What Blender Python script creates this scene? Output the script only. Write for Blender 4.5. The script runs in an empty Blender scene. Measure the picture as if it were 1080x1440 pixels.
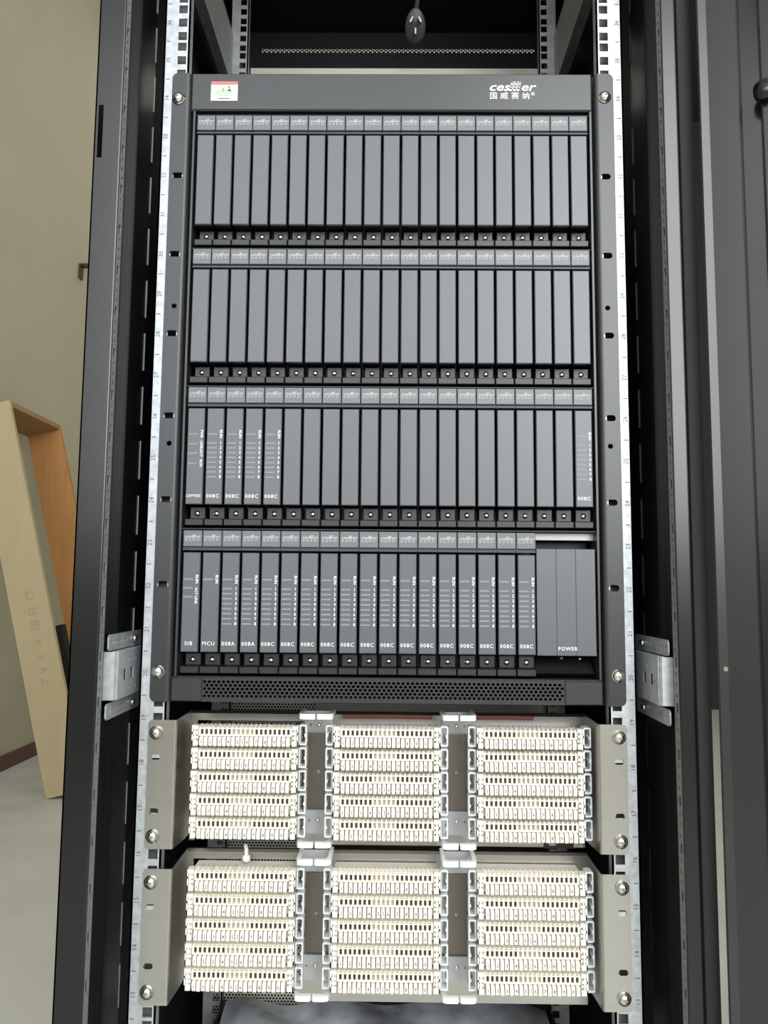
import bpy, math, random
from mathutils import Vector, Matrix
from mathutils.geometry import tessellate_polygon

random.seed(7)
S = bpy.context.scene
COL = S.collection

# ------------------------------------------------------------------ camera
CAM = Vector((0.00321, -0.79235, 1.05652)); PIT, YAW, ROL = 0.09706, -0.01015, 0.00864
cd = bpy.data.cameras.new('camera'); cam = bpy.data.objects.new('camera', cd); COL.objects.link(cam)
cd.sensor_fit = 'HORIZONTAL'; cd.sensor_width = 36.0; cd.lens = 36.0 * 1081 / 1080; cd.clip_start = 0.02
fl = Vector((math.sin(YAW), math.cos(YAW), 0)); r0 = Vector((math.cos(YAW), -math.sin(YAW), 0)); zz = Vector((0, 0, 1))
fw = fl * math.cos(PIT) + zz * math.sin(PIT); u0 = zz * math.cos(PIT) - fl * math.sin(PIT)
rt = r0 * math.cos(ROL) + u0 * math.sin(ROL); up = u0 * math.cos(ROL) - r0 * math.sin(ROL)
M = Matrix((rt, up, -fw)).transposed().to_4x4(); M.translation = CAM
cam.matrix_world = M
S.camera = cam

# ------------------------------------------------------------------ light
w = bpy.data.worlds.new('sky'); S.world = w; w.use_nodes = True
w.node_tree.nodes['Background'].inputs[0].default_value = (0.80, 0.88, 1.0, 1)
w.node_tree.nodes['Background'].inputs[1].default_value = 1.0

def area(name, loc, tgt, sx, sy, power, col):
    l = bpy.data.lights.new(name, 'AREA'); l.shape = 'RECTANGLE'; l.size = sx; l.size_y = sy; l.energy = power; l.color = col
    o = bpy.data.objects.new(name, l); COL.objects.link(o); o.location = loc
    o.rotation_euler = (Vector(tgt) - Vector(loc)).to_track_quat('-Z', 'Y').to_euler()
    return o
area('window_daylight', (-0.95, -4.15, 3.05), (-0.95, 0, 3.05), 2.1, 3.3, 98, (0.95, 0.98, 1.0))
area('sunny_window_daylight', (1.65, -4.15, 3.05), (1.65, 0, 3.05), 2.1, 3.3, 250, (0.97, 0.99, 1.0))
area('added_lamp_light', (-0.1, 5.15, 5.44), (-0.1, 5.15, 0), 2.8, .9, 24, (1.0, 0.97, 0.92))  # added light: whitens the rear vent holes, lifts wall and floor

S.view_settings.view_transform = 'Standard'; S.view_settings.look = 'None'
S.view_settings.exposure = 0.0; S.view_settings.gamma = 1.0
S.view_settings.use_curve_mapping = False

# ------------------------------------------------------------------ materials
MATS = {}
def mat(name, col, rough=0.5, metal=0.0, spec=0.5, var=0.0, scale=40.0, bump=0.0, trans=0.0, alpha=1.0, stretch=None, coat=0.0):
    if name in MATS: return MATS[name]
    m = bpy.data.materials.new(name); m.use_nodes = True; MATS[name] = m
    nt = m.node_tree; b = nt.nodes['Principled BSDF']
    b.inputs['Base Color'].default_value = (*col, 1); b.inputs['Roughness'].default_value = rough
    b.inputs['Metallic'].default_value = metal; b.inputs['Specular IOR Level'].default_value = spec
    b.inputs['Transmission Weight'].default_value = trans; b.inputs['Alpha'].default_value = alpha
    b.inputs['Coat Weight'].default_value = coat
    if var or bump:
        tc = nt.nodes.new('ShaderNodeTexCoord'); n = nt.nodes.new('ShaderNodeTexNoise')
        n.inputs['Scale'].default_value = scale; n.inputs['Detail'].default_value = 4
        src = tc.outputs['Object']
        if stretch:
            mp = nt.nodes.new('ShaderNodeMapping'); mp.inputs['Scale'].default_value = stretch
            nt.links.new(src, mp.inputs['Vector']); src = mp.outputs['Vector']
        nt.links.new(src, n.inputs['Vector'])
        if var:
            mr = nt.nodes.new('ShaderNodeMapRange'); mr.inputs['From Min'].default_value = .3; mr.inputs['From Max'].default_value = .7
            mr.inputs['To Min'].default_value = 1 - var; mr.inputs['To Max'].default_value = 1 + var
            nt.links.new(n.outputs['Fac'], mr.inputs['Value'])
            mx = nt.nodes.new('ShaderNodeVectorMath'); mx.operation = 'SCALE'; mx.inputs[0].default_value = col
            nt.links.new(mr.outputs['Result'], mx.inputs['Scale']); nt.links.new(mx.outputs['Vector'], b.inputs['Base Color'])
        if bump:
            bp = nt.nodes.new('ShaderNodeBump'); bp.inputs['Strength'].default_value = bump; bp.inputs['Distance'].default_value = 0.002
            nt.links.new(n.outputs['Fac'], bp.inputs['Height']); nt.links.new(bp.outputs['Normal'], b.inputs['Normal'])
    return m

CHAR = mat('charcoal_powder_coat', (0.026, 0.028, 0.031), 0.33, var=.06, scale=60)
CARD = mat('grey_card_front', (0.098, 0.103, 0.116), 0.36, var=.04, scale=9)
TILE = mat('grey_handle', (0.135, 0.140, 0.152), 0.42)
LATCH = mat('black_latch_plastic', (0.011, 0.0115, 0.0125), 0.4)
BLACK = mat('black_paint', (0.005, 0.005, 0.0055), 0.5)
CABM = mat('black_cabinet_coat', (0.004, 0.0043, 0.005), 0.25, var=.08, scale=25)
INNER = mat('black_inside_coat', (0.005, 0.005, 0.0055), 0.6)
GASK = mat('black_rubber', (0.008, 0.008, 0.008), 0.8)
GALV = mat('galvanised_steel', (0.44, 0.46, 0.48), 0.42, metal=.45, var=.16, scale=140, bump=.05)
DULL = mat('dull_zinc_steel', (0.32, 0.33, 0.32), 0.5, metal=.4, var=.15, scale=60)
STEEL = mat('stainless_steel', (0.46, 0.445, 0.42), 0.30, metal=1.0, var=.03, scale=12, stretch=(1, 1, 30))
CHROME = mat('bright_screw_steel', (0.80, 0.80, 0.78), 0.22, metal=1.0)
ALU = mat('pale_aluminium_bar', (0.36, 0.37, 0.38), 0.4, metal=.3)
IVORY = mat('ivory_plastic', (0.74, 0.69, 0.595), 0.45, var=.05, scale=30)
IVORY2 = mat('pale_ivory_tooth', (0.80, 0.765, 0.69), 0.4)
CONT = mat('dark_slot_and_shade', (0.02, 0.018, 0.015), 0.6)
CONT2 = mat('grey_contact_slot', (0.32, 0.28, 0.23), 0.5)
CLEAR = mat('milky_clear_plastic', (0.86, 0.88, 0.88), 0.25, trans=.35)
INKW = mat('white_print', (0.80, 0.82, 0.84), 0.6)
INKL = mat('light_grey_print', (0.46, 0.47, 0.49), 0.6)
INKG = mat('pale_grey_print', (0.26, 0.275, 0.29), 0.6)
INKD = mat('dark_print', (0.05, 0.05, 0.05), 0.7)
REDP = mat('red_print', (0.48, 0.17, 0.15), 0.6)
GREENP = mat('pale_green_print', (0.42, 0.54, 0.38), 0.6)
PAPER = mat('white_sticker', (0.60, 0.62, 0.58), 0.5)
REDW = mat('red_wire', (0.22, 0.07, 0.06), 0.5)
WOODY = mat('yellow_board', (0.50, 0.41, 0.25), 0.7, var=.04, scale=4, stretch=(6, 6, .6))
WOODO = mat('orange_board', (0.46, 0.22, 0.07), 0.6, var=.10, scale=6, stretch=(8, 8, .6))
WOODT = mat('brown_board', (0.36, 0.20, 0.09), 0.65, var=.08, scale=6)
WALLM = mat('tan_wall_paint', (0.50, 0.465, 0.355), 0.85, var=.03, scale=2)
FLOORM = mat('grey_floor_tile', (0.59, 0.60, 0.57), 0.45, var=.05, scale=3)
BASEM = mat('brown_baseboard', (0.11, 0.045, 0.035), 0.5)
BRASS = mat('dark_bronze', (0.07, 0.045, 0.03), 0.5)
PLUGM = mat('dark_plug_rubber', (0.035, 0.036, 0.035), 0.5)
FILM = mat('crumpled_plastic_film', (0.55, 0.57, 0.60), 0.22, var=.65, scale=13, bump=.6)
GLASSD = mat('dark_tinted_panel', (0.015, 0.016, 0.018), 0.2)

LIPM = mat('dark_handle_lip', (0.05, 0.052, 0.057), 0.42)
RINGW = mat('white_ring_plastic', (0.82, 0.84, 0.83), 0.3)
RINGP = mat('grey_clip_plastic', (0.45, 0.46, 0.46), 0.4)
WIREM = mat('brown_wire', (0.30, 0.26, 0.22), 0.5)

# ------------------------------------------------------------------ mesh tools
class MB:
    def __init__(s): s.v = []; s.f = []; s.smooth = False
    def box(s, x0, x1, y0, y1, z0, z1):
        n = len(s.v)
        s.v += [(x0,y0,z0),(x1,y0,z0),(x1,y1,z0),(x0,y1,z0),(x0,y0,z1),(x1,y0,z1),(x1,y1,z1),(x0,y1,z1)]
        s.f += [tuple(n+i for i in q) for q in ((0,3,2,1),(4,5,6,7),(0,1,5,4),(1,2,6,5),(2,3,7,6),(3,0,4,7))]
        return s
    def prism(s, pts, a0, a1, axis='z'):
        """polygon (2D) extruded; axis z: pts=(x,y); axis x: pts=(y,z); axis y: pts=(x,z)"""
        n = len(s.v); k = len(pts)
        def P(p, a): return (p[0], p[1], a) if axis == 'z' else ((a, p[0], p[1]) if axis == 'x' else (p[0], a, p[1]))
        s.v += [P(p, a0) for p in pts] + [P(p, a1) for p in pts]
        for i in range(k):
            j = (i+1) % k; s.f.append((n+i, n+j, n+k+j, n+k+i))
        t = tessellate_polygon([[Vector((p[0], p[1], 0)) for p in pts]])
        for a, b, c in t: s.f.append((n+a, n+b, n+c)); s.f.append((n+k+a, n+k+b, n+k+c))
        return s
    def cbox(s, x0, x1, y0, y1, z0, z1, c):
        """box whose front (y0) edges are chamfered by c"""
        n = len(s.v)
        s.v += [(x0,y1,z0),(x1,y1,z0),(x1,y1,z1),(x0,y1,z1),
                (x0,y0+c,z0),(x1,y0+c,z0),(x1,y0+c,z1),(x0,y0+c,z1),
                (x0+c,y0,z0+c),(x1-c,y0,z0+c),(x1-c,y0,z1-c),(x0+c,y0,z1-c)]
        q = [(3,2,1,0),(8,9,10,11)]
        for i in range(4):
            j = (i+1) % 4
            q += [(i,j,4+j,4+i),(4+i,4+j,8+j,8+i)]
        s.f += [tuple(n+i for i in t) for t in q]
        return s
    def plate(s, outer, holes, a0, a1, axis='y'):
        """flat sheet with holes; outline in (x,z) for axis y, (y,z) for axis x"""
        loops = [outer] + list(holes)
        tess = tessellate_polygon([[Vector((p[0], p[1], 0)) for p in l] for l in loops])
        flat = [p for l in loops for p in l]
        def P(p, a): return (p[0], a, p[1]) if axis == 'y' else ((a, p[0], p[1]) if axis == 'x' else (p[0], p[1], a))
        n = len(s.v); k = len(flat)
        s.v += [P(p, a0) for p in flat] + [P(p, a1) for p in flat]
        for a, b, c in tess: s.f.append((n+a, n+b, n+c)); s.f.append((n+k+a, n+k+b, n+k+c))
        o = 0
        for l in loops:
            m = len(l)
            for i in range(m):
                j = (i+1) % m; s.f.append((n+o+i, n+o+j, n+k+o+j, n+k+o+i))
            o += m
        return s
    def cyl(s, c, r, y0, y1, seg=14, axis='y', r2=None):
        r2 = r if r2 is None else r2
        n = len(s.v)
        def P(a, rr, h):
            p, q = rr*math.cos(a), rr*math.sin(a)
            return (c[0]+p, h, c[1]+q) if axis == 'y' else ((h, c[0]+p, c[1]+q) if axis == 'x' else (c[0]+p, c[1]+q, h))
        for h, rr in ((y0, r), (y1, r2)):
            s.v += [P(2*math.pi*i/seg, rr, h) for i in range(seg)]
        for i in range(seg):
            j = (i+1) % seg; s.f.append((n+i, n+j, n+seg+j, n+seg+i))
        s.f.append(tuple(range(n, n+seg))); s.f.append(tuple(range(n+seg, n+2*seg)))
        return s
    def dome(s, c, r, h, yb, seg=16, rings=4):
        """round head bulging to -y from plane yb"""
        n = len(s.v)
        for k in range(rings):
            a = math.pi/2*k/rings; rr = r*math.cos(a); y = yb - h*math.sin(a)
            s.v += [(c[0]+rr*math.cos(2*math.pi*i/seg), y, c[1]+rr*math.sin(2*math.pi*i/seg)) for i in range(seg)]
        s.v.append((c[0], yb-h, c[1]))
        for k in range(rings-1):
            for i in range(seg):
                j = (i+1) % seg; s.f.append((n+k*seg+i, n+k*seg+j, n+(k+1)*seg+j, n+(k+1)*seg+i))
        t = n+rings*seg
        for i in range(seg): s.f.append((n+(rings-1)*seg+i, n+(rings-1)*seg+(i+1) % seg, t))
        return s
    def tube(s, path, r, seg=8):
        n = len(s.v); path = [Vector(p) for p in path]
        for i, p in enumerate(path):
            d = (path[min(i+1, len(path)-1)] - path[max(i-1, 0)]).normalized()
            a = d.orthogonal().normalized() if i == 0 else (a - d*a.dot(d)).normalized()
            b = d.cross(a)
            s.v += [tuple(p + a*r*math.cos(2*math.pi*k/seg) + b*r*math.sin(2*math.pi*k/seg)) for k in range(seg)]
        for i in range(len(path)-1):
            for k in range(seg):
                l = (k+1) % seg
                s.f.append((n+i*seg+k, n+i*seg+l, n+(i+1)*seg+l, n+(i+1)*seg+k))
        s.f.append(tuple(range(n, n+seg))); s.f.append(tuple(range(n+(len(path)-1)*seg, n+len(path)*seg)))
        return s
    def add(s, other, loc=(0,0,0), sc=1.0):
        n = len(s.v)
        s.v += [(a*sc+loc[0], b*sc+loc[1], c*sc+loc[2]) for a, b, c in other.v]
        s.f += [tuple(n+i for i in q) for q in other.f]
        return s
    def mesh(s, name, m):
        import bmesh
        me = bpy.data.meshes.new(name); me.from_pydata(s.v, [], s.f); me.materials.append(m)
        bm = bmesh.new(); bm.from_mesh(me); bmesh.ops.recalc_face_normals(bm, faces=bm.faces); bm.to_mesh(me); bm.free()
        if s.smooth:
            for p in me.polygons: p.use_smooth = True
        me.update()
        return me
    def build(s, name, m, parent=None):
        return obj(name, s.mesh(name, m), parent)

def obj(name, me, parent=None, loc=None):
    o = bpy.data.objects.new(name, me); COL.objects.link(o)
    if parent is not None: o.parent = parent
    if loc is not None: o.location = loc
    return o
def thing(name, label, cat, loc=(0,0,0), group=None):
    o = bpy.data.objects.new(name, None); COL.objects.link(o); o.location = loc; o.empty_display_size = .05
    return tag(o, label, cat, group)
def tag(o, label, cat, group=None):
    o['label'] = label; o['category'] = cat
    if group: o['group'] = group
    return o
def struct(o): o['kind'] = 'structure'; return o
def rrect(x0, x1, z0, z1, r, seg=4, corners='abcd'):
    """rounded rectangle; corners a=x1z1 b=x0z1 c=x0z0 d=x1z0"""
    out = []
    for key, cx, cz, a0 in (('a', x1-r, z1-r, 0), ('b', x0+r, z1-r, 90), ('c', x0+r, z0+r, 180), ('d', x1-r, z0+r, 270)):
        if key in corners:
            out += [(cx+r*math.cos(math.radians(a0+90*k/seg)), cz+r*math.sin(math.radians(a0+90*k/seg))) for k in range(seg+1)]
        else:
            out.append((x1 if key in 'ad' else x0, z1 if key in 'ab' else z0))
    return out
def slot(cx, cz, w_, h): return rrect(cx-w_/2, cx+w_/2, cz-h/2, cz+h/2, h/2*.98, 5)
def circ(cx, cz, r, n=10): return [(cx+r*math.cos(2*math.pi*k/n), cz+r*math.sin(2*math.pi*k/n)) for k in range(n)]
def sq(cx, cz, a, b=None): b = b or a; return [(cx-a/2, cz-b/2), (cx+a/2, cz-b/2), (cx+a/2, cz+b/2), (cx-a/2, cz+b/2)]
def rect(x0, x1, z0, z1): return [(x0, z0), (x1, z0), (x1, z1), (x0, z1)]

_tc = {}
def text_mb(txt, size, shear=0.0, bold=0.0, align='CENTER', rot=0.0, xscale=1.0):
    """flat lettering in the XZ plane, as an MB"""
    key = (txt, size, shear, bold, align, rot, xscale)
    if key in _tc: return _tc[key]
    cu = bpy.data.curves.new('t', 'FONT'); cu.body = txt; cu.size = size; cu.shear = shear; cu.offset = bold
    cu.space_character = 1.22 if (align == 'CENTER' and rot == 0 and 2 < len(txt) < 6) else 1.0
    cu.align_x = align; cu.align_y = 'CENTER'; cu.resolution_u = 2
    o = bpy.data.objects.new('t', cu); COL.objects.link(o)
    bpy.context.view_layer.update()
    me = bpy.data.meshes.new_from_object(o.evaluated_get(bpy.context.evaluated_depsgraph_get()))
    b = MB(); c, s_ = math.cos(rot), math.sin(rot)
    for v in me.vertices:
        x, y = v.co.x*xscale, v.co.y
        b.v.append((c*x - s_*y, 0.0, s_*x + c*y))
    b.f = [tuple(p.vertices) for p in me.polygons]
    bpy.data.objects.remove(o); bpy.data.curves.remove(cu); bpy.data.meshes.remove(me)
    _tc[key] = b
    return b
def logo_mb(sub=True):
    """maker's logo, 48 mm wide, centred"""
    b = MB()
    b.add(text_mb('ces', .0135, .28, .00020, 'LEFT', 0, 1.30), (-.0250, 0, .0045))
    # the heavy doubled letter in the middle
    for dx in (-.0012, .0028, .0068):
        b.prism([(-.0010+dx, 0), (.0016+dx, 0), (.0040+dx, .0105), (.0014+dx, .0105)], 0, .00005, 'y')
    for z in (.0024, .0052, .0092):
        b.prism([(-.0020+z*.22, z), (.0082+z*.22, z), (.0082+(z+.0016)*.22, z+.0016), (-.0020+(z+.0016)*.22, z+.0016)], 0, .00005, 'y')
    b.add(text_mb('er', .0135, .28, .00020, 'LEFT', 0, 1.30), (.0098, 0, .0045))
    # keep the heavy letter on the text line
    if sub:
        for i, ch in enumerate('国威赛纳'):
            b.add(text_mb(ch, .0088), (-.0195+i*.0118, 0, -.0060))
        b.add(text_mb('®', .0060), (.0235, 0, -.0035))
    return b

mesh_cache = {}
def cm(key, fn, m):
    if key not in mesh_cache: mesh_cache[key] = fn().mesh(key, m)
    return mesh_cache[key]
# ================================================================== the room
FL = MB().box(-2.2, 3.2, -4.2, 6.2, -.05, 0).build('floor', FLOORM); struct(FL)
struct(MB().box(-2.3, -2.2, -4.2, 6.2, -.05, 5.55).build('wall_left', WALLM))
struct(MB().box(-2.3, 3.3, 6.2, 6.3, -.05, 5.55).build('wall_back', WALLM))
struct(MB().box(3.2, 3.3, -4.2, 6.2, -.05, 5.55).build('wall_right', WALLM))
struct(MB().plate(rect(-2.3, 3.3, -.05, 5.55), [rect(-2.0, .1, 1.3, 4.8), rect(.6, 2.7, 1.3, 4.8)], -4.3, -4.2).build('wall_front', WALLM))
struct(MB().box(-2.3, 3.3, -4.3, 6.3, 5.55, 5.65).build('ceiling', mat('white_ceiling', (.75, .75, .73), .9)))
struct(MB().box(-2.2, -2.185, -4.2, 6.2, 0, .085).build('baseboard_left', BASEM))
struct(MB().box(1.9, 3.2, 6.17, 6.2, 0, 5.55).build('added_dark_panel_1', mat('added_panel_black', (.025, .025, .026), .8)))  # added panel, darkens the view through the gap beside the door
struct(MB().box(1.5, 3.2, 3.9, 6.17, 5.50, 5.55).build('added_dark_panel_2', mat('added_panel_black', (.025, .025, .026), .8)))  # added ceiling panel, keeps the top of that gap dark
for k, (xa, xb) in enumerate(((-2.0, .1), (.6, 2.7))):
    wf = MB()
    for x in (xa, (xa+xb)/2-.03, xb-.06): wf.box(x, x+.06, -4.28, -4.22, 1.3, 4.8)
    for z in (1.3, 4.74): wf.box(xa, xb, -4.28, -4.22, z, z+.06)
    struct(wf.build('window_%d' % (k+1), GALV))

# ================================================================== cabinet
CAB = thing('server_cabinet', 'black steel equipment cabinet holding the card chassis, its door swung open', 'cabinet', (0, 0, 0))
ZT = 2.06
for s in (-1, 1):
    # front post: outer face, holed return, stepped inner folds
    face = MB()
    X = lambda a: s*a
    def bx(b, xa, xb, *r): return b.box(min(X(xa), X(xb)), max(X(xa), X(xb)), *r)
    if s < 0:
        face.plate(rect(-.300, -.2745, .0, ZT), [rect(-.2965, -.2915, 1.484, 1.540)], -.060, -.0585)
    else:
        bx(face, .274, .300, -.060, -.0585, 0, ZT)
    face.cyl((s*.2745, -.0585), .0015, 0, ZT, 8, 'z')
    bx(face, .2985, .300, -.060, .52, 0, ZT)
    p = face.build('front_post', CABM, CAB)
    hb = MB(); pitch = .0425; n = int(ZT/pitch)
    for k in range(n):
        z0 = k*pitch + .004
        hb.plate(rect(-.0585, -.044, z0, z0+.0125), [sq(-.0505, z0+.0062, .0060, .0095)], s*.2735, s*.2750, 'x')
        for q in range(3):
            za = z0+.0125+q*.010
            hb.plate(rect(-.0585, -.044, za, za+.010), [circ(-.0505, za+.005, .0025, 6)], s*.2735, s*.2750, 'x')
    hb.build('perforated_flange', mat('flange_grey_coat', (0.20, 0.205, 0.205), .4), CAB)
    st = MB()
    bx(st, .2765, .278, -.044, -.018, 0, ZT); bx(st, .2735, .278, -.0445, -.0435, 0, ZT)
    st.build('post_step', CABM, CAB)
    fc = MB()
    bx(fc, .2705, .2720, -.018, .030, 0, ZT); bx(fc, .2705, .278, -.0185, -.0172, 0, ZT)
    fc.build('post_fold', CABM, CAB)
    lp = MB()
    for k in range(34):
        z0 = .03+k*.06
        bx(lp, .2697, .2704, .0285, .0300, z0, z0+.042)
    lp.build('slotted_lip', DULL if s < 0 else CABM, CAB)
    bx(MB(), .290, .2985, .06, .52, 0, ZT).build('side_panel', INNER, CAB)
    if s > 0:
        MB().box(.2875, .3005, -.0640, -.0600, 0, ZT).build('door_gasket', GASK, CAB)
MB().box(-.300, .300, -.06, .52, ZT, ZT+.02).build('roof_panel', INNER, CAB)
MB().box(-.2985, .2985, -.0585, .52, .0, .03).build('base_panel', INNER, CAB)
rear = MB()
zc = 2.0255
rear.box(-.2985, .2985, .515, .520, .03, zc-.006); rear.box(-.2985, .2985, .515, .520, zc+.006, ZT)
rear.box(-.2985, -.240, .515, .520, zc-.006, zc+.006); rear.box(.256, .2985, .515, .520, zc-.006, zc+.006)
ncell = 62; cw = .496/ncell
for i in range(ncell):
    x0 = -.240+i*cw
    rear.plate(rect(x0, x0+cw/2, zc-.006, zc+.006), [circ(x0+cw/4, zc+.003, .0023, 6), circ(x0+cw/4, zc-.0028, .0023, 6)], .515, .5158)
    rear.plate(rect(x0+cw/2, x0+cw, zc-.006, zc+.006), [circ(x0+cw*.75, zc, .0023, 6)], .515, .5158)
rear.build('rear_panel', INNER, CAB)

# 19 inch rails, with U marks
U = .04445; ZB = .10
def rail(y, s, zmax, m, nm, marks):
    b = MB(); xi, xo = .2245, .2525
    nU = int((zmax-ZB)/U); x0, x1 = (xi, xo) if s > 0 else (-xo, -xi)
    b.box(x0, x1, y, y+.0018, .035, ZB)
    for k in range(nU):
        for q, (za, zb) in enumerate(((0, .0143), (.0143, .0302), (.0302, U))):
            zc_ = ZB+k*U+(.00635, .02223, .0381)[q]
            b.plate(rect(x0, x1, ZB+k*U+za, ZB+k*U+zb), [sq(s*.23255, zc_, .0095)], y, y+.0018)
    ze = ZB+nU*U
    b.box(x0, x1, y, y+.0018, ze, ZT)
    xa = s*xo
    b.box(min(xa, xa-s*.0018), max(xa, xa-s*.0018), y, y+.032, .035, ZT)
    xb = s*xi
    b.box(min(xb, xb+s*.0018), max(xb, xb+s*.0018), y, y+.012, .035, ZT)
    o = b.build(nm, m, CAB)
    # back of the rail seen through its square holes
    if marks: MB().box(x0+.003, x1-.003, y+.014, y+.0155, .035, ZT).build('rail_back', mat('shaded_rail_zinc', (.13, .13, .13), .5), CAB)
    if marks:
        for k in range(10, nU+1):
            zk = ZB+k*U
            obj('unit_tick', cm('unit_tick', lambda: MB().box(-.0022, .0022, -.00012, -.00002, -.0004, .0004), INKD), o, (s*.2475, y, zk))
            if k < nU: obj('unit_number', cm('unit_number'+str(k+1), lambda: MB().add(text_mb(str(k+1), .0066, rot=math.pi/2), (0, -.00008, 0)), INKD), o, (s*.2472, y, zk+U/2))
for s in (-1, 1):
    rail(.0022, s, 1.98, GALV, 'mounting_rail', True)
    rail(.320, s, 1.98, DULL, 'rear_mounting_rail', False)

# hat-section side braces
def brace(s, z0, m, ys, ye, nm):
    """z0 = bottom of lower flange; total height 82 mm"""
    root = None
    X = lambda a: s*a
    def bx(b, xa, xb, *r): return b.box(min(X(xa), X(xb)), max(X(xa), X(xb)), *r)
    web = MB()
    hl = [rect(ys+.017, ys+.025, z0+.036, z0+.047), rect(ys+.037, ys+.045, z0+.036, z0+.047)]
    hl += [circ(ys+.031+.020*k, z0+.041+dz, .0017, 6) for k in range(3) for dz in (-.014, .014)]
    web.plate(rect(ys, ye, z0+.019, z0+.065), hl, X(.2610), X(.2625), 'x')
    bx(web, .2625, .2690, ys+.004, ye, z0+.0635, z0+.065); bx(web, .2625, .2690, ys+.004, ye, z0+.019, z0+.0205)
    root = web.build(nm, m, CAB)
    for zz_ in (z0, z0+.066):
        f = MB(); holes = [circ(ys+.003+.0085*k, zz_+.008, .0023, 8) for k in range(6)]
        f.plate(rrect(ys-.006, ye, zz_, zz_+.0155, .004, 3, 'bc'), holes, X(.2690), X(.2703), 'x')
        f.build('flange', m, root)
    cap = MB()
    cap.prism([(X(.2625), ys), (X(.2620), ys-.002), (X(.2635), ys-.004), (X(.2785), ys-.004), (X(.2785), ys-.0025), (X(.2640), ys-.0025), (X(.264), ys)], z0+.019, z0+.065, 'z')
    cap.build('end_tab', m, root)
    for zz_ in (z0+.008, z0+.074):
        sc = MB(); sc.smooth = True
        sc.cyl((ys+.064, zz_), .0035, X(.2688), X(.2650), 10, 'x')
        sc.build('bolt', CHROME, root)
for s in (-1, 1):
    brace(s, .9265, GALV, -.038, .40, 'side_brace')
    MB().box(min(s*.248, s*.262), max(s*.248, s*.262), .036, .50, 1.822, 1.905).build('top_brace', DULL, CAB)
MB().box(-.2235, .2465, .339, .352, 1.80, 1.8650).build('cross_bar', mat('cream_coat', (.40, .39, .34), .5), CAB)
MB().box(-.105, .2490, .339, .350, .862, .8885).build('cross_bar', mat('cream_coat', (.40, .39, .34), .5), CAB)

# perforated baffle deep inside, left of the wiring frames
bf = MB(); px_, pz_ = .0046, .0040
r_ = .00175
hexa = [(r_*math.cos(math.radians(30+60*k)), r_*math.sin(math.radians(30+60*k))) for k in range(6)]
cell = rect(-px_/2, px_/2, -pz_/2, pz_/2)
tess = tessellate_polygon([[Vector((*p, 0)) for p in cell], [Vector((*p, 0)) for p in hexa]])
allp = cell+hexa
for j in range(135):
    for i in range(34):
        cx = -.244+i*px_+(px_/2 if j % 2 else 0); cz = .36+j*pz_
        n = len(bf.v); bf.v += [(cx+p[0], .355, cz+p[1]) for p in allp]
        bf.f += [(n+a, n+b_, n+c) for a, b_, c in tess]
o = bf.build('perforated_baffle', mat('baffle_zinc', (.72, .72, .64), .5, metal=.1), CAB); o['kind'] = 'stuff'

# the open door, hinged on the right post
D = thing('d', '', ''); del D['label']; del D['category']
D.name = 'front_door'; D.parent = CAB
ang = math.radians(62)
D.location = (.3065, -.066, 0); D.rotation_euler = (0, 0, ang)
# local: -y runs along the door away from the hinge, -x is the inside face
dd = MB()
dd.box(0, .026, -.58, -.001, .04, 2.03)
dd.build('door_leaf', CABM, D)
fr = MB()
fr.cbox  # (frame border stands proud of the tinted panel)
fr.prism([(-.0002, -.0012), (-.0150, -.0012), (-.0160, -.0030), (-.0120, -.0100), (-.0120, -.036), (-.0005, -.038)], .04, 2.03, 'z')
fr.build('door_frame', mat('door_grey_coat', (0.020, 0.022, 0.023), .27, var=.05, scale=8), D)
MB().box(-.0012, -.0002, -.52, -.0385, .10, 1.97).build('tinted_panel', GLASSD, D)
sfn = MB(); sfn.prism([(-.0013, -.0545), (-.012, -.0555), (-.0125, -.057), (-.0125, -.100), (-.0013, -.102)], .10, 1.97, 'z')
sf = sfn.build('stiffener', CABM, D)
kb = MB(); kb.smooth = True
kb.cyl((-.0585, 1.524), .0095, -.0125, -.021, 20, 'x'); kb.build('round_knob', CABM, D)
sc = MB(); sc.cyl((-.008, .985), .0022, -.0118, -.0140, 10, 'x'); sc.build('door_screw', CHROME, D)

# ================================================================== card chassis
CH = thing('card_chassis', 'charcoal rack chassis with four rows of plug-in cards, red-edged sticker and white logo', 'rack chassis', (0, 0, .9385))
C0 = .9385
def P(z): return z-C0          # world z to chassis z
TOP = P(1.617); RH = .15160; R1 = P(1.5700)
hp = MB(); hp.cbox(-.2200, .2180, 0, .02, P(1.5738), TOP, .0015); HP = hp.build('header_panel', CHAR, CH)
lg = logo_mb(); b = MB(); b.add(lg, (.1302, -.0003, P(1.5965)), 1.0); b.build('logo', INKW, HP)
stk = MB(); stk.box(-.1985, -.1690, -.0004, -.0001, P(1.5845), P(1.6068)); SK = stk.build('sticker', PAPER, HP)
MB().box(-.1985, -.1690, -.0006, -.0004, P(1.6030), P(1.6068)).build('red_band', REDP, SK)
pr = MB(); pr.box(-.1935, -.1745, -.00055, -.00042, P(1.5925), P(1.5975)); pr.box(-.1935, -.1760, -.00055, -.00042, P(1.5902), P(1.5915)); pr.build('green_print', GREENP, SK)
pr = MB(); pr.prism([(-.1802, P(1.5955)), (-.1762, P(1.5955)), (-.1782, P(1.5990))], -.0007, -.0006, 'y'); pr.prism(circ(-.1786, P(1.6003), .0009, 10), -.0007, -.0006, 'y')
pr.box(-.1853, -.1846, -.0007, -.0006, P(1.5955), P(1.6000)); pr.box(-.1905, -.1775, -.0007, -.0006, P(1.5868), P(1.5874)); pr.build('dark_print_mark', INKD, SK)

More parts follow.
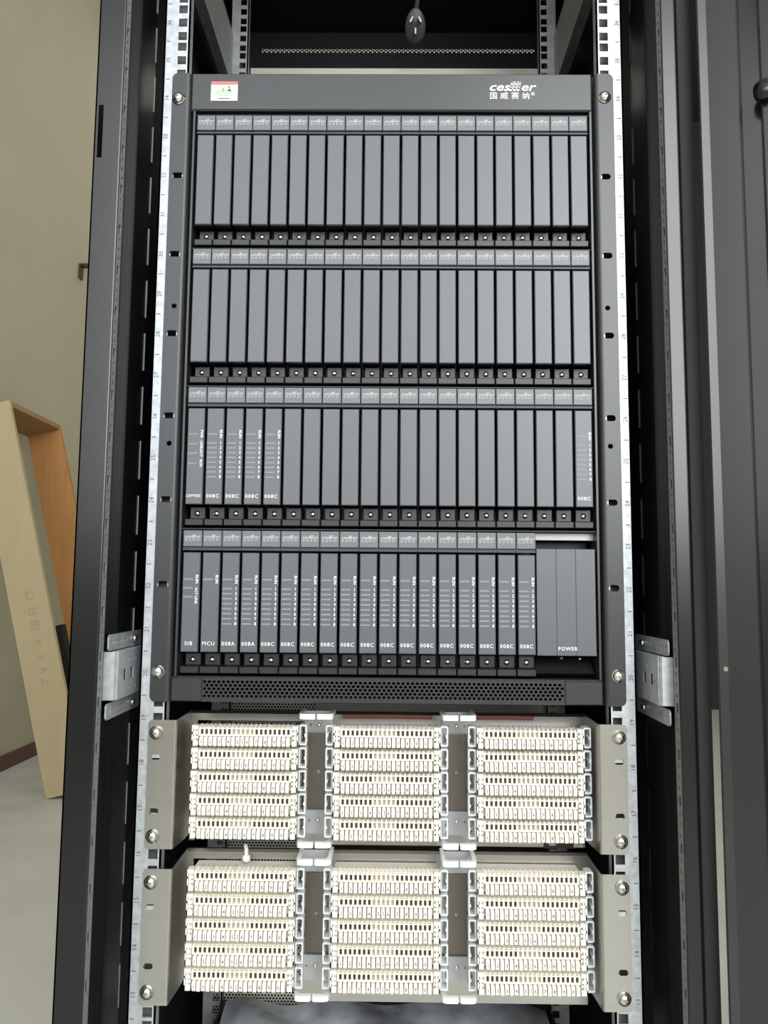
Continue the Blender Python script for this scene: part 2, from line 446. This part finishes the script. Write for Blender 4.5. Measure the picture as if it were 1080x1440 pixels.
for s in (-1, 1):
    e = MB()
    zs = [P(z) for z in (1.4990, 1.4105, 1.3228, 1.2340, 1.1452, 1.0571)]
    holes = [slot(s*(.2321 if s < 0 else .2313), z, .0122 if s < 0 else .0108, .0066) for z in zs]
    holes += [circ(s*.2305, P(z), .0028, 12) for z in (1.3528, 1.2043)]
    holes += [slot(s*.2318, P(z), .0118, .0066) for z in (1.5882, .9687)]
    x0, x1 = (.2255, .2413) if s > 0 else (-.2413, -.2255)
    # split the sheet so that each piece carries one hole
    hs = sorted(holes, key=lambda h: sum(p[1] for p in h)/len(h)); cz = [sum(p[1] for p in h)/len(h) for h in hs]
    cuts = [0] + [(a+b_)/2 for a, b_ in zip(cz[:-1], cz[1:])] + [TOP]
    for i, h in enumerate(hs):
        cn = ''
        if i == 0: cn = 'd' if s > 0 else 'c'
        if i == len(hs)-1: cn = 'a' if s > 0 else 'b'
        e.plate(rrect(x0, x1, cuts[i], cuts[i+1], .006, 5, cn) if cn else rect(x0, x1, cuts[i], cuts[i+1]), [h], 0, .002)
    # rounded inner fold running back into the rack
    pts = [(s*.2255, .002), (s*.2255, 0)] + [(s*(.2255-.0049*math.sin(a)), .0049-.0049*math.cos(a)) for a in [math.pi/2*k/9 for k in range(1, 10)]] + [(s*.2206, .05), (s*.2222, .05), (s*.2224, .0020)]
    e.prism(pts, 0, TOP, 'z')
    EA = e.build('mounting_ear', CHAR, CH)
    for z, xx in ((1.5870 if s < 0 else 1.5895, .2340 if s < 0 else .2318), (.9687, .2335)):
        sc = MB(); sc.smooth = True
        sc.cyl((s*xx, P(z)), .0068, -.0012, -.0002, 18); sc.dome((s*xx, P(z)), .0058, .0042, -.0012)
        q = sc.build('screw', CHROME, EA)
        c = MB(); c.box(s*xx-.0022, s*xx+.0022, -.0056, -.0052, P(z)-.0005, P(z)+.0005); c.box(s*xx-.0005, s*xx+.0005, -.0056, -.0052, P(z)-.0022, P(z)+.0022)
        c.build('screw_cross', CONT2, q)
# housing
for s in (-1, 1):
    MB().box(min(s*.2150, s*.2172), max(s*.2150, s*.2172), .001, .30, P(.964), P(1.5735)).build('side_wall', CHAR, CH)
    MB().box(min(s*.2175, s*.2203), max(s*.2175, s*.2203), .012, .30, P(.9400), P(1.60)).build('outer_wall', BLACK, CH)
MB().box(-.2148, .2148, .292, .296, P(.964), P(1.5735)).build('back_wall', BLACK, CH)
for r in range(4):
    zt = R1-r*RH
    b = MB(); b.box(-.2148, .2148, .0145, .020, zt-.0085, zt-.0012); b.build('row_rail', ALU, CH)
    b = MB(); b.box(-.2148, .2148, .004, .290, zt-RH-.0006, zt-RH+.0006); b.build('row_shelf', BLACK, CH)
MB().box(-.2148, .2148, .004, .290, R1, R1+.0012).build('row_shelf', BLACK, CH)
# vent strip with its hexagonal holes
vz0, vz1 = P(.9392), P(.9632)
v = MB()
pitch = .00480; rows = 5; rz = .00355; r_ = .00190
hz0 = P(.9520)-rz*2.5
xa = -.1868
v.cbox(-.2200, xa-pitch*.25, 0, .02, vz0, vz1, .0012)
nc = 76
xe = xa+nc*pitch+pitch*.25
v.cbox(xe, .2180, 0, .02, vz0, vz1, .0012)
v.box(xa-pitch*.25, xe, 0, .02, hz0+rows*rz, vz1-.0012); v.box(xa-pitch*.25, xe, 0.0008, .02, vz1-.0012, vz1)
v.box(xa-pitch*.25, xe, 0, .02, vz0, hz0)
hexa = [(r_*math.cos(math.radians(30+60*k)), r_*math.sin(math.radians(30+60*k))) for k in range(6)]
for j in range(rows):
    z0 = hz0+j*rz; off = pitch*.25 if j % 2 else -pitch*.25
    for i in range(nc):
        x0 = xa+i*pitch+off+pitch*.0
        v.plate(rect(x0, x0+pitch, z0, z0+rz), [[(x0+pitch/2+p[0]*.93, z0+rz/2+p[1]*.82) for p in hexa]], 0, .0012)
    if j % 2: v.box(xa-pitch*.25, xa+pitch*.25, 0, .0012, z0, z0+rz)
    else: v.box(xe-pitch*.5, xe, 0, .0012, z0, z0+rz)
v.build('vent_panel', CHAR, CH)
MB().box(-.2190, .2170, .021, .29, P(.9392), P(.9405)).build('floor_sheet', BLACK, CH)

# ------------------------------------------------------------------ plug-in cards
def Z(rel): return RH-rel*.001
def card_base():
    b = MB().box(-.0098, .0098, .032, .285, Z(149.5), Z(2.5)); b.box(-.0085, .0085, .0034, .032, Z(126.4), Z(27.2)); return b
def handle():
    b = MB(); b.cbox(-.0097, .0097, .0005, .0135, Z(19.3), Z(2.6), .0005); return b
def lip():
    b = MB(); b.box(-.0101, .0101, .0035, .0135, Z(21.2), Z(19.4)); b.cbox(-.01012, .01012, .0005, .0135, Z(23.4), Z(21.2), .0005); return b
def facep():
    b = MB(); b.cbox(-.00875, .00875, -.0005, .0033, Z(127.0), Z(25.55), .0007); return b
def latch_u():
    b = MB(); b.cbox(-.0066, .0094, .0125, .031, Z(141.5), Z(128.8), .0006); return b
def latch_l():
    b = MB(); b.cbox(-.0097, .0097, .0030, .031, Z(148.8), Z(141.9), .0007); return b
def cscrew():
    b = MB(); b.smooth = True; b.dome((.0012, Z(135.55)), .0026, .0020, .0122, 12, 3); b.cyl((.0012, Z(135.55)), .0030, .0120, .0124, 12); return b
def small_logo():
    return MB().add(logo_mb(), (-.0002, .0003, Z(10.5)), .33)
DIG = '12345678'
def print_mb(kind, code):
    b = MB(); yf = -.0008
    if kind == 'line':
        b.add(text_mb('RUN', .0042, 0, .00006, 'CENTER', -math.pi/2), (.0062, yf, Z(53.0)))
        for i, d in enumerate(DIG): b.add(text_mb(d, .0043, 0, .00006), (.0062, yf, Z(62.5+5.1*i)))
    elif kind == 'matrix':
        b.add(text_mb('PWR', .0038, 0, .00005, 'CENTER', -math.pi/2), (.0062, yf, Z(53.0)))
        b.add(text_mb('LINK/ACT', .0038, 0, .00005, 'CENTER', -math.pi/2), (.0062, yf, Z(69.0)))
        b.add(text_mb('RUN', .0038, 0, .00005, 'CENTER', -math.pi/2), (.0062, yf, Z(84.0)))
    elif kind == 'mcu':
        b.add(text_mb('RUN', .0042, 0, .00008, 'CENTER', -math.pi/2), (.0062, yf, Z(53.0)))
    elif kind == 'sib':
        b.add(text_mb('RUN', .0042, 0, .00008, 'CENTER', -math.pi/2), (.0060, yf, Z(53.0)))
        b.add(text_mb('ACT LINK', .0038, 0, .00006, 'CENTER', -math.pi/2), (.0056, yf, Z(70.0)))
    b.add(text_mb(code, .0054 if len(code) < 6 else .0044, 0, .00003, xscale=1.0 if len(code) < 6 else .85), (-.0006, yf, Z(118.5)))
    return b
def dash_mb(kind):
    b = MB(); yf = -.0007
    rows_ = {'line': [53]+[62.5+5.1*i for i in range(8)], 'matrix': [53, 63.5, 73.5, 84], 'mcu': [53], 'sib': [53, 62, 71]}[kind]
    for r in rows_:
        b.box(-.0078, .0022, yf, yf+.00008, Z(r+.75), Z(r-.15)); b.box(-.0072, .0018, yf, yf+.00008, Z(r-.45), Z(r-.85))
    return b
NTH = ['first', 'second', 'third', 'fourth', 'fifth', 'sixth', 'seventh', 'eighth', 'ninth', 'tenth', 'eleventh', 'twelfth', 'thirteenth', 'fourteenth', 'fifteenth', 'sixteenth', 'seventeenth', 'eighteenth', 'nineteenth', 'twentieth', 'twenty-first']
def card(r, c, label, group, kind=None, code=None):
    t = thing('plug_in_card', label, 'circuit card', (-.2128+(c+.5)*.0202667, 0, C0+R1-(r+1)*RH+.0006), group)
    obj('card_body', cm('card_body', card_base, BLACK), t)
    fc_ = obj('card_front', cm('card_front', facep, CARD), t)
    hd = obj('handle', cm('handle', handle, TILE), t)
    obj('handle_logo', cm('handle_logo', small_logo, INKL), hd)
    obj('handle_lip', cm('handle_lip', lip, LIPM), t)
    la = obj('latch', cm('latch', latch_u, LATCH), t)
    obj('screw', cm('latch_screw', cscrew, CHROME), la)
    obj('latch_foot', cm('latch_foot', latch_l, LATCH), t)
    if kind:
        obj('lettering', cm('lettering_'+code+kind, lambda: print_mb(kind, code), INKW), fc_)
        obj('indicator_lines', cm('lines_'+kind, lambda: dash_mb(kind), INKG), fc_)
    return t
for r in (0, 1):
    for c in range(21):
        card(r, c, 'blank grey plug-in card, %s from the sticker end of the %s row' % (NTH[c], ('topmost', 'second')[r]), 'blank cards in card row %s' % ('one', 'two')[r])
for c in range(21):
    if c == 0: card(2, c, 'plug-in card with four indicator lines and a long code, third card row', None, 'matrix', 'C4/MTRX')
    elif c < 5: card(2, c, 'grey card lettered 008C, %s from the four-line card in the third row' % NTH[c-1], 'lettered cards at the start of row three', 'line', '008C')
    elif c < 20: card(2, c, 'blank grey plug-in card, %s after the lettered ones in the third row' % NTH[c-5], 'blank cards in card row three')
    else: card(2, c, 'lone lettered 008C card at the end of the third row above the power unit', None, 'line', '008C')
for c in range(18):
    if c == 0: card(3, c, 'plug-in card lettered SIB at the end of the lowest card row', None, 'sib', 'SIB')
    elif c == 1: card(3, c, 'plug-in card lettered MCU with a single indicator, lowest card row', None, 'mcu', 'MCU')
    elif c < 4: card(3, c, 'card lettered 008A, %s from the MCU card in the lowest row' % NTH[c-2], 'two 008A cards of the lowest row', 'line', '008A')
    else: card(3, c, 'grey card lettered 008C, %s after the 008A cards in the lowest row' % NTH[c-4], '008C cards of the lowest row', 'line', '008C')
# power supply, three slots wide
PW = thing('power_unit', 'wide grey power supply unit lettered POWER in the lowest card row', 'power supply', (-.2128+19.5*.0202667, 0, C0+R1-4*RH+.0006))
MB().box(-.0298, .0298, .034, .285, Z(149.5), Z(9.5)).box(-.0296, .0296, .0036, .034, Z(127), Z(19.5)).build('unit_body', BLACK, PW)
for k in range(3):
    x = (k-1)*.02005
    MB().cbox(x-.01000, x+.01000, .0005, .0035, Z(127.5), Z(19.0), .0004).build('front_panel', CARD, PW)
MB().add(text_mb('POWER', .0050, 0, .00005), (.0008, .0001, Z(120.5))).build('lettering', INKW, PW)
MB().prism([(.0335, Z(128)), (.0335, Z(149)), (.016, Z(149)), (.010, Z(146))], -.0296, .0296, 'x').build('lower_tray', LATCH, PW)
for x in (0.0, .0195):
    b = MB(); b.smooth = True; b.dome((x, Z(132.8)), .0021, .0015, .0280, 12, 3); b.build('screw', CONT2 if x == 0 else CHROME, PW)

# ================================================================== stainless wiring frames
def frame(zt, zb, ext, label):
    F = thing('wiring_frame', label, 'wiring frame', (0, 0, zb))
    h = zt-zb
    for s in (-1, 1):
        x0, x1 = (.2150, .2413) if s > 0 else (-.2413, -.2150)
        sz = (h-.0125, .0125); lz = (h-.0365, .0365)
        e = MB(); cz = [0, .0245, h/2, h-.0245, h]
        cx = s*.2330
        hs = [None, None]
        for i, hole in enumerate((circ(cx, sz[1], .003, 10), slot(cx, lz[1], .0095, .0056), slot(cx, lz[0], .0095, .0056), circ(cx, sz[0], .003, 10))):
            cn = '' if i in (1, 2) else (('d' if s > 0 else 'c') if i == 0 else ('a' if s > 0 else 'b'))
            o_ = rrect(x0, x1, cz[i], cz[i+1], .004, 4, cn) if cn else rect(x0, x1, cz[i], cz[i+1])
            e.plate(o_, [hole], .0004, .0019)
        # small bend radius into the side plate
        pts = [(s*.2150, .0019), (s*.2150, .0004)] + [(s*(.2150-.0025*math.sin(a)), .0029-.0025*math.cos(a)) for a in [math.pi/2*k/5 for k in range(1, 6)]] + [(s*.2137, .0029)]
        e.prism(pts, 0, h, 'z')
        EA = e.build('frame_ear', STEEL, F)
        MB().prism([(.0029, 0), (.0029, h), (.062, h+.001), (.062, -.004), (.045, -.004)], s*.2125, s*.2137, 'x').build('side_plate', STEEL, F)
        for z in sz:
            sc = MB(); sc.smooth = True
            sc.cyl((cx, z), .0068, -.0010, .0002, 18); sc.dome((cx, z), .0056, .0040, -.0010)
            q = sc.build('screw', CHROME, EA)
            c = MB(); c.box(cx-.0022, cx+.0022, -.0053, -.0049, z-.0005, z+.0005); c.box(cx-.0005, cx+.0005, -.0053, -.0049, z-.0022, z+.0022)
            c.build('screw_cross', CONT2, q)
    # folded back plate with an open bay behind the first stack
    bk = MB()
    bk.plate([(-.2125, h-.008), (-.2125, -.010), (-.2060, -.010), (-.2060, h-.0100), (-.0900, h-.0100), (-.0900, -ext), (.2125, -ext), (.2125, h-.008)], [], .0605, .0620)
    bk.prism([(.0605, h-.008), (.0600, h-.0025), (.0622, h), (.0665, h), (.0665, h-.0012), (.0630, h-.0012), (.0617, h-.0030), (.0620, h-.008)], -.2125, .2125, 'x')
    BK = bk.build('back_plate', STEEL, F)
    for x in (-.0735, .0745):
        MB().box(x-.0125, x+.0125, .0585, .0603, .024, h-.022).build('centre_strip', mat('dark_reflection_steel', (.20, .18, .16), .35, metal=.9), F)  # dark reflection in the stainless steel, put into the strip's colour
        b = MB(); b.smooth = True; b.dome((x, h*.5), .0030, .0015, .0584, 12, 3); b.build('rivet', DULL, F)
        for topside in (0, 1):
            # screwed plastic plate and split jumper ring
            zr = h+.002 if topside else .0000
            pz0, pz1 = (h-.020, h+.002) if topside else (0, .024)
            G = MB().box(x-.0150, x+.0150, .0555, .0580, pz0, pz1).build('clip_plate', RINGP, F)
            g = MB()
            for q in (-1, 1):
                xa, xb = x+q*.0178, x+q*.0009
                g.prism([(xa, .058), (xa, .0215), (xa-q*.0014, .0180), (xa-q*.005, .0165), (xb+q*.0012, .0165), (xb, .0178), (xb, .0215), (xa-q*.0062, .0215), (xa-q*.0042, .0240), (xa-q*.0038, .058)], zr-.0027, zr+.0027, 'z')
            g.build('jumper_ring', RINGW, F)
            pzc = (pz0+pz1)/2 + (.0015 if not topside else -.004)
            for dx in (-.009, 0, .009):
                b = MB(); b.smooth = True; b.dome((x+dx, pzc), .0024 if dx == 0 else .0014, .0014, .0553, 10, 3); b.build('plate_screw', CHROME if dx == 0 else CONT2, G)
    # dark stamped mark on the back plate
    for z in (h-.020, -.008):
        MB().box(.168, .200, .0598, .0604, z-.006, z+.005).build('black_label', BLACK, BK)
        MB().box(.1735, .1805, .0594, .0597, z-.003, z+.002).build('pale_mark', ALU, BK)
    return F
frame(.9205, .7945, .0130, 'upper stainless wiring frame, right under the card chassis, with clear plastic rings')
LF = frame(.7755, .6470, .0240, 'lower stainless wiring frame above the film-covered shelf, with clear plastic rings')
b = MB(); b.smooth = True; b.cyl((-.147, .046), .0042, .1215, .1275, 12, 'z'); b.tube([(-.147, .046, .1275), (-.1475, .048, .133), (-.149, .050, .137)], .0022, 8); b.build('white_standoff', INKW, LF)

# ------------------------------------------------------------------ ten-pair connection modules
PITCH = .0229; MW = .0540
def mod_body():
    b = MB()
    b.prism([(.0200, 0.001), (.0200, .0105), (.0175, .0105), (.0165, .0160), (.0185, .0190), (.0235, .0206), (.0270, .0200), (.0310, .0155), (.058, .0150), (.058, .001)], -MW, MW, 'x')
    return b
def mod_ribs():
    b = MB(); n = 20; p = .0935/n
    for i in range(n+1):
        x = -.04675+i*p
        b.prism([(.0170, .0112), (.0150, .0112), (.0140, .0125), (.0140, .0175), (.0165, .0196), (.0240, .0214), (.0250, .0206), (.0180, .0185), (.0170, .0165)], x-.00105, x+.00105, 'x')
    b.box(-.0480, .0480, .0142, .0172, .0105, .0122)
    b.box(-.0480, .0480, .0146, .0172, .0174, .0186)
    return b
def mod_teeth():
    b = MB(); n = 20; p = .0935/n
    for i in range(n):
        x = -.04675+(i+.5)*p; f = .0105 if i % 2 == 0 else .0096
        b.prism([(.0200, .0012), (f+.0012, .0008), (f, .0022), (f, .0086), (f+.0015, .0102), (.0200, .0102)], x-.00178, x+.00178, 'x')
    return b
def mod_contacts(mid):
    b = MB(); n = 20; p = .0935/n
    for i in range(n):
        if (7 <= i <= 11) != mid: continue
        x = -.04675+(i+.5)*p
        if mid: b.box(x-.0006, x+.0006, .0155, .0172, .0135, .0165)
        else: b.box(x-.0011, x+.0011, .0150, .0172, .0128, .0170)
    if not mid:
        for i in range(10):
            x = -.04675+(2*i+1)*p; b.box(x-.0022, x+.0022, .0150, .0200, .0102, .0106)  # dark dashes stand in for the shadow under each contact pair
    return b
def mod_digits():
    b = MB(); p = .0935/20
    for i, d in enumerate('1234567890'):
        b.add(text_mb(d, .0046, 0, .00008), (-.04675+(2*i+.5)*p, .01042, .0052))
    b.box(.0006+p*0-.0026-.00025, .0006-.0026+.00025, .0094, .0095, .0030, .0085)
    return b
def mod_wires():
    b = MB(); p = .0935/20; q = random.Random(5)
    for i in range(20):
        x = -.04675+(i+.5)*p+q.uniform(-.0008, .0008); d = q.uniform(.001, .0045)
        b.tube([(x, .0148, .0172), (x+d*.3, .0175, .0200), (x+d, .0255, .0224)], .00026, 4)
    return b
def mod_end(s):
    b = MB()
    x0, x1 = (.0483, .0545) if s > 0 else (-.0545, -.0483)
    b.box(x0, x1, .0120, .0200, .0010, .0062); b.box(x0, x1, .0135, .0200, .0078, .0105); b.box(x0, x1, .0120, .0200, .0125, .0150); b.box(x0, x1, .0135, .022, .0172, .0210)
    xm = (x0+x1)/2
    b.box(xm-.0008, xm+.0008, .0115, .0200, .0055, .0185)
    b.box(x0 if s < 0 else x1-.0012, x0+.0012 if s < 0 else x1, .0120, .022, .0010, .0215)
    return b
def mod_guide(s):
    b = MB()
    a, c = (.0550, .0630) if s > 0 else (-.0630, -.0550)
    o_ = rrect(a, c, .0015, .0220, .0014, 3); i_ = rrect(a+.0015, c-.0015, .0033, .0203, .0008, 3)
    b.plate(o_, [i_], .0175, .0300)
    # bump on the outer bar
    xo = c if s > 0 else a
    b.prism([(xo, .0085), (xo-s*.0026, .0105), (xo-s*.0026, .0125), (xo, .0145)], .0172, .0300, 'y')
    return b
ST = [(-.1455, 'stack farthest from the open door', (0, 1)), (.0, 'middle stack', (1, 1)), (.1465, 'stack beside the open door', (1, 1))]
ORD = ['topmost', 'second', 'middle', 'fourth', 'bottom']
for fi, (z0, fn) in enumerate(((.8005, 'upper wiring frame'), (.6545, 'lower wiring frame'))):
    pit = PITCH if fi == 0 else .0238
    for x, sn, gd in ST:
        for k in range(5):
            t = thing('connection_module', 'ivory connection module, %s of the %s, %s' % (ORD[k], sn, fn), 'terminal block', (x, 0, z0+(4-k)*pit), 'connection modules on the wiring frames')
            obj('module_body', cm('module_body', mod_body, IVORY), t)
            obj('upper_ribs', cm('upper_ribs', mod_ribs, IVORY), t)
            tt = obj('lower_teeth', cm('lower_teeth', mod_teeth, IVORY2), t)
            obj('numbers', cm('numbers', mod_digits, mat('brown_number_print', (.13, .11, .09), .6)), tt)
            obj('contact_slots_and_shade', cm('contact_slots_and_shade', lambda: mod_contacts(False), CONT), t)
            obj('centre_contacts', cm('centre_contacts', lambda: mod_contacts(True), CONT2), t)
            if fi == 0 or (k == 0 and x < -.1): obj('fine_wires', cm('fine_wires', mod_wires, WIREM), t)
            for s in (-1, 1):
                obj('end_clip', cm('end_clip%d' % s, lambda: mod_end(s), IVORY2), t)
                if gd[0 if s < 0 else 1]: obj('wire_guide', cm('wire_guide%d' % s, lambda: mod_guide(s), CLEAR), t)
for x, n in ((.0, 'middle'), (.128, 'door-side end')):
    b = MB()
    for k in range(4): b.tube([(x-.048, .050-.002*k, .9165+.001*k), (x, .049-.002*k, .9170+.001*k), (x+.048-.02*(x > 0), .050-.002*k, .9165+.001*k)], .0012, 6)
    tag(b.build('red_wire_bundle', REDW), 'thin red wires lying on top of the %s module stack' % n, 'wires')

# ================================================================== shelf under the frames, covered with plastic film
SH = thing('film_covered_shelf', 'shelf covered with crumpled grey plastic film under the lower wiring frame', 'shelf', (0, 0, .450))
b = MB(); b.box(-.219, .219, .02, .315, .030, .034); b.box(-.2215, -.2192, .02, .315, 0, .044); b.box(.2192, .2215, .02, .315, 0, .044); b.build('shelf_tray', BLACK, SH)
b = MB(); b.smooth = True; NX, NY = 60, 46
rr = random.Random(3)
wv = [(rr.uniform(8, 60), rr.uniform(8, 60), rr.uniform(0, 6.3), rr.uniform(.0006, .0020)) for _ in range(14)]
for j in range(NY+1):
    for i in range(NX+1):
        x = -.216+.432*i/NX; y = .03+.280*j/NY
        z = .046+sum(a*math.sin(x*p+y*q*.8+c) for p, q, c, a in wv)
        z -= .010*max(0, (abs(x)-.19)/.035)
        b.v.append((x, y, max(z, .0345)))
for j in range(NY):
    for i in range(NX):
        n = j*(NX+1)+i; b.f.append((n, n+1, n+NX+2, n+NX+1))
b.build('plastic_film', FILM, SH)

# ================================================================== dangling power plug
PG = thing('power_plug', 'dark three-pin power plug hanging by its cable behind the chassis', 'plug', (.0330, .280, 1.898)); PG.rotation_euler = (.62, 0, 0)
b = MB(); b.smooth = True
oval = [(.0155*math.cos(a)*(1-.10*math.sin(a)), .0235*math.sin(a)-.006) for a in [2*math.pi*k/28 for k in range(28)]]
ring = [(0.0, .86), (.002, 1.0), (.014, .98), (.024, .75), (.030, .40)]
for y, k in ring: b.v += [(p[0]*k, y, p[1]*k) for p in oval]
for r in range(len(ring)-1):
    for i in range(28):
        j = (i+1) % 28; b.f.append((r*28+i, r*28+j, (r+1)*28+j, (r+1)*28+i))
b.f.append(tuple(range(28))); b.f.append(tuple(range(28*4, 28*5)))
b.build('plug_body', PLUGM, PG)
for x, z, a in ((-.0062, .0020, -30), (.0062, .0020, 30), (0, -.0125, 0)):
    ca, sa = math.cos(math.radians(a)), math.sin(math.radians(a))
    pts = [(x+ca*u-sa*v_, z+sa*u+ca*v_) for u, v_ in ((-.0011, -.0038), (.0011, -.0038), (.0011, .0038), (-.0011, .0038))]
    MB().prism(pts, -.013, .003, 'y').build('pin', CHROME, PG)
b = MB(); b.smooth = True
b.tube([(0, .026, -.002), (0, .040, .006), (.004, .058, .03), (.012, .083, .062), (.022, .104, .092)], .0038, 8); b.build('cable', PLUGM, PG)

# ================================================================== wooden frame leaning on the wall
WF = thing('crate_frame', 'tall open wooden crate frame leaning on the tan wall beside the cabinet', 'wooden frame', (0, 0, 0))
K = .2475; XB = -1.690; ca = 1/math.sqrt(1+K*K); sa = K*ca; L = 2.015; WD = .195
def fpt(a, b_): return (XB + ca*b_ - sa*a + 0, sa*b_*1 + ca*a)   # a along the board, b across its width
def board(a0, a1, b0, b1, y0, y1, m, nm='board'):
    q = [fpt(a0, b0), fpt(a0, b1), fpt(a1, b1), fpt(a1, b0)]
    return MB().prism(q, y0, y1, 'y').build(nm, m, WF)
BD = board(0, L, 0, WD, 3.10, 3.125, WOODY)
board(0, L, 0, WD, 3.70, 3.725, WOODO)
board(L-.03, L, .0, WD, 3.125, 3.70, WOODT)
board(0, .03, 0, WD, 3.125, 3.70, WOODT)
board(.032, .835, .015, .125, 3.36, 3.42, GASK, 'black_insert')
th = math.atan2(ca, -sa)
for ch, a in (('口', 1.00), ('日', .92), ('田', .85), ('V', .76), ('V', .68), ('A', .62), ('上', .56)):
    c_ = fpt(a, .105)
    MB().add(text_mb(ch, .052, rot=th-math.pi), (c_[0], 3.0996, c_[1])).build('printed_character', mat('faint_grey_print', (.36, .31, .21), .8), BD)

hk = thing('wall_bracket', 'small dark bronze bracket fixed high on the tan wall', 'wall bracket', (-2.2, 4.40, 3.25))
MB().box(0, .012, -.03, .03, -.06, .04).build('back_plate', BRASS, hk)
b = MB(); b.smooth = True; b.cyl((0, .035), .018, .012, .10, 12, 'x'); b.build('peg', BRASS, hk)
b = MB(); b.cyl((0, .035), .026, .10, .115, 12, 'x'); b.build('peg_end', BRASS, hk)

# ================================================================== lamp added behind the cabinet to whiten its rear vent holes
LP = thing('added_lamp', 'long white lamp added behind the cabinet to brighten its rear vent holes', 'lamp', (-.1, 5.15, 5.45))
b = MB(); b.box(-1.45, 1.45, -.50, .50, .0, .10); b.build('added_lamp_housing', mat('added_lamp_white', (.8, .8, .8), .5), LP)
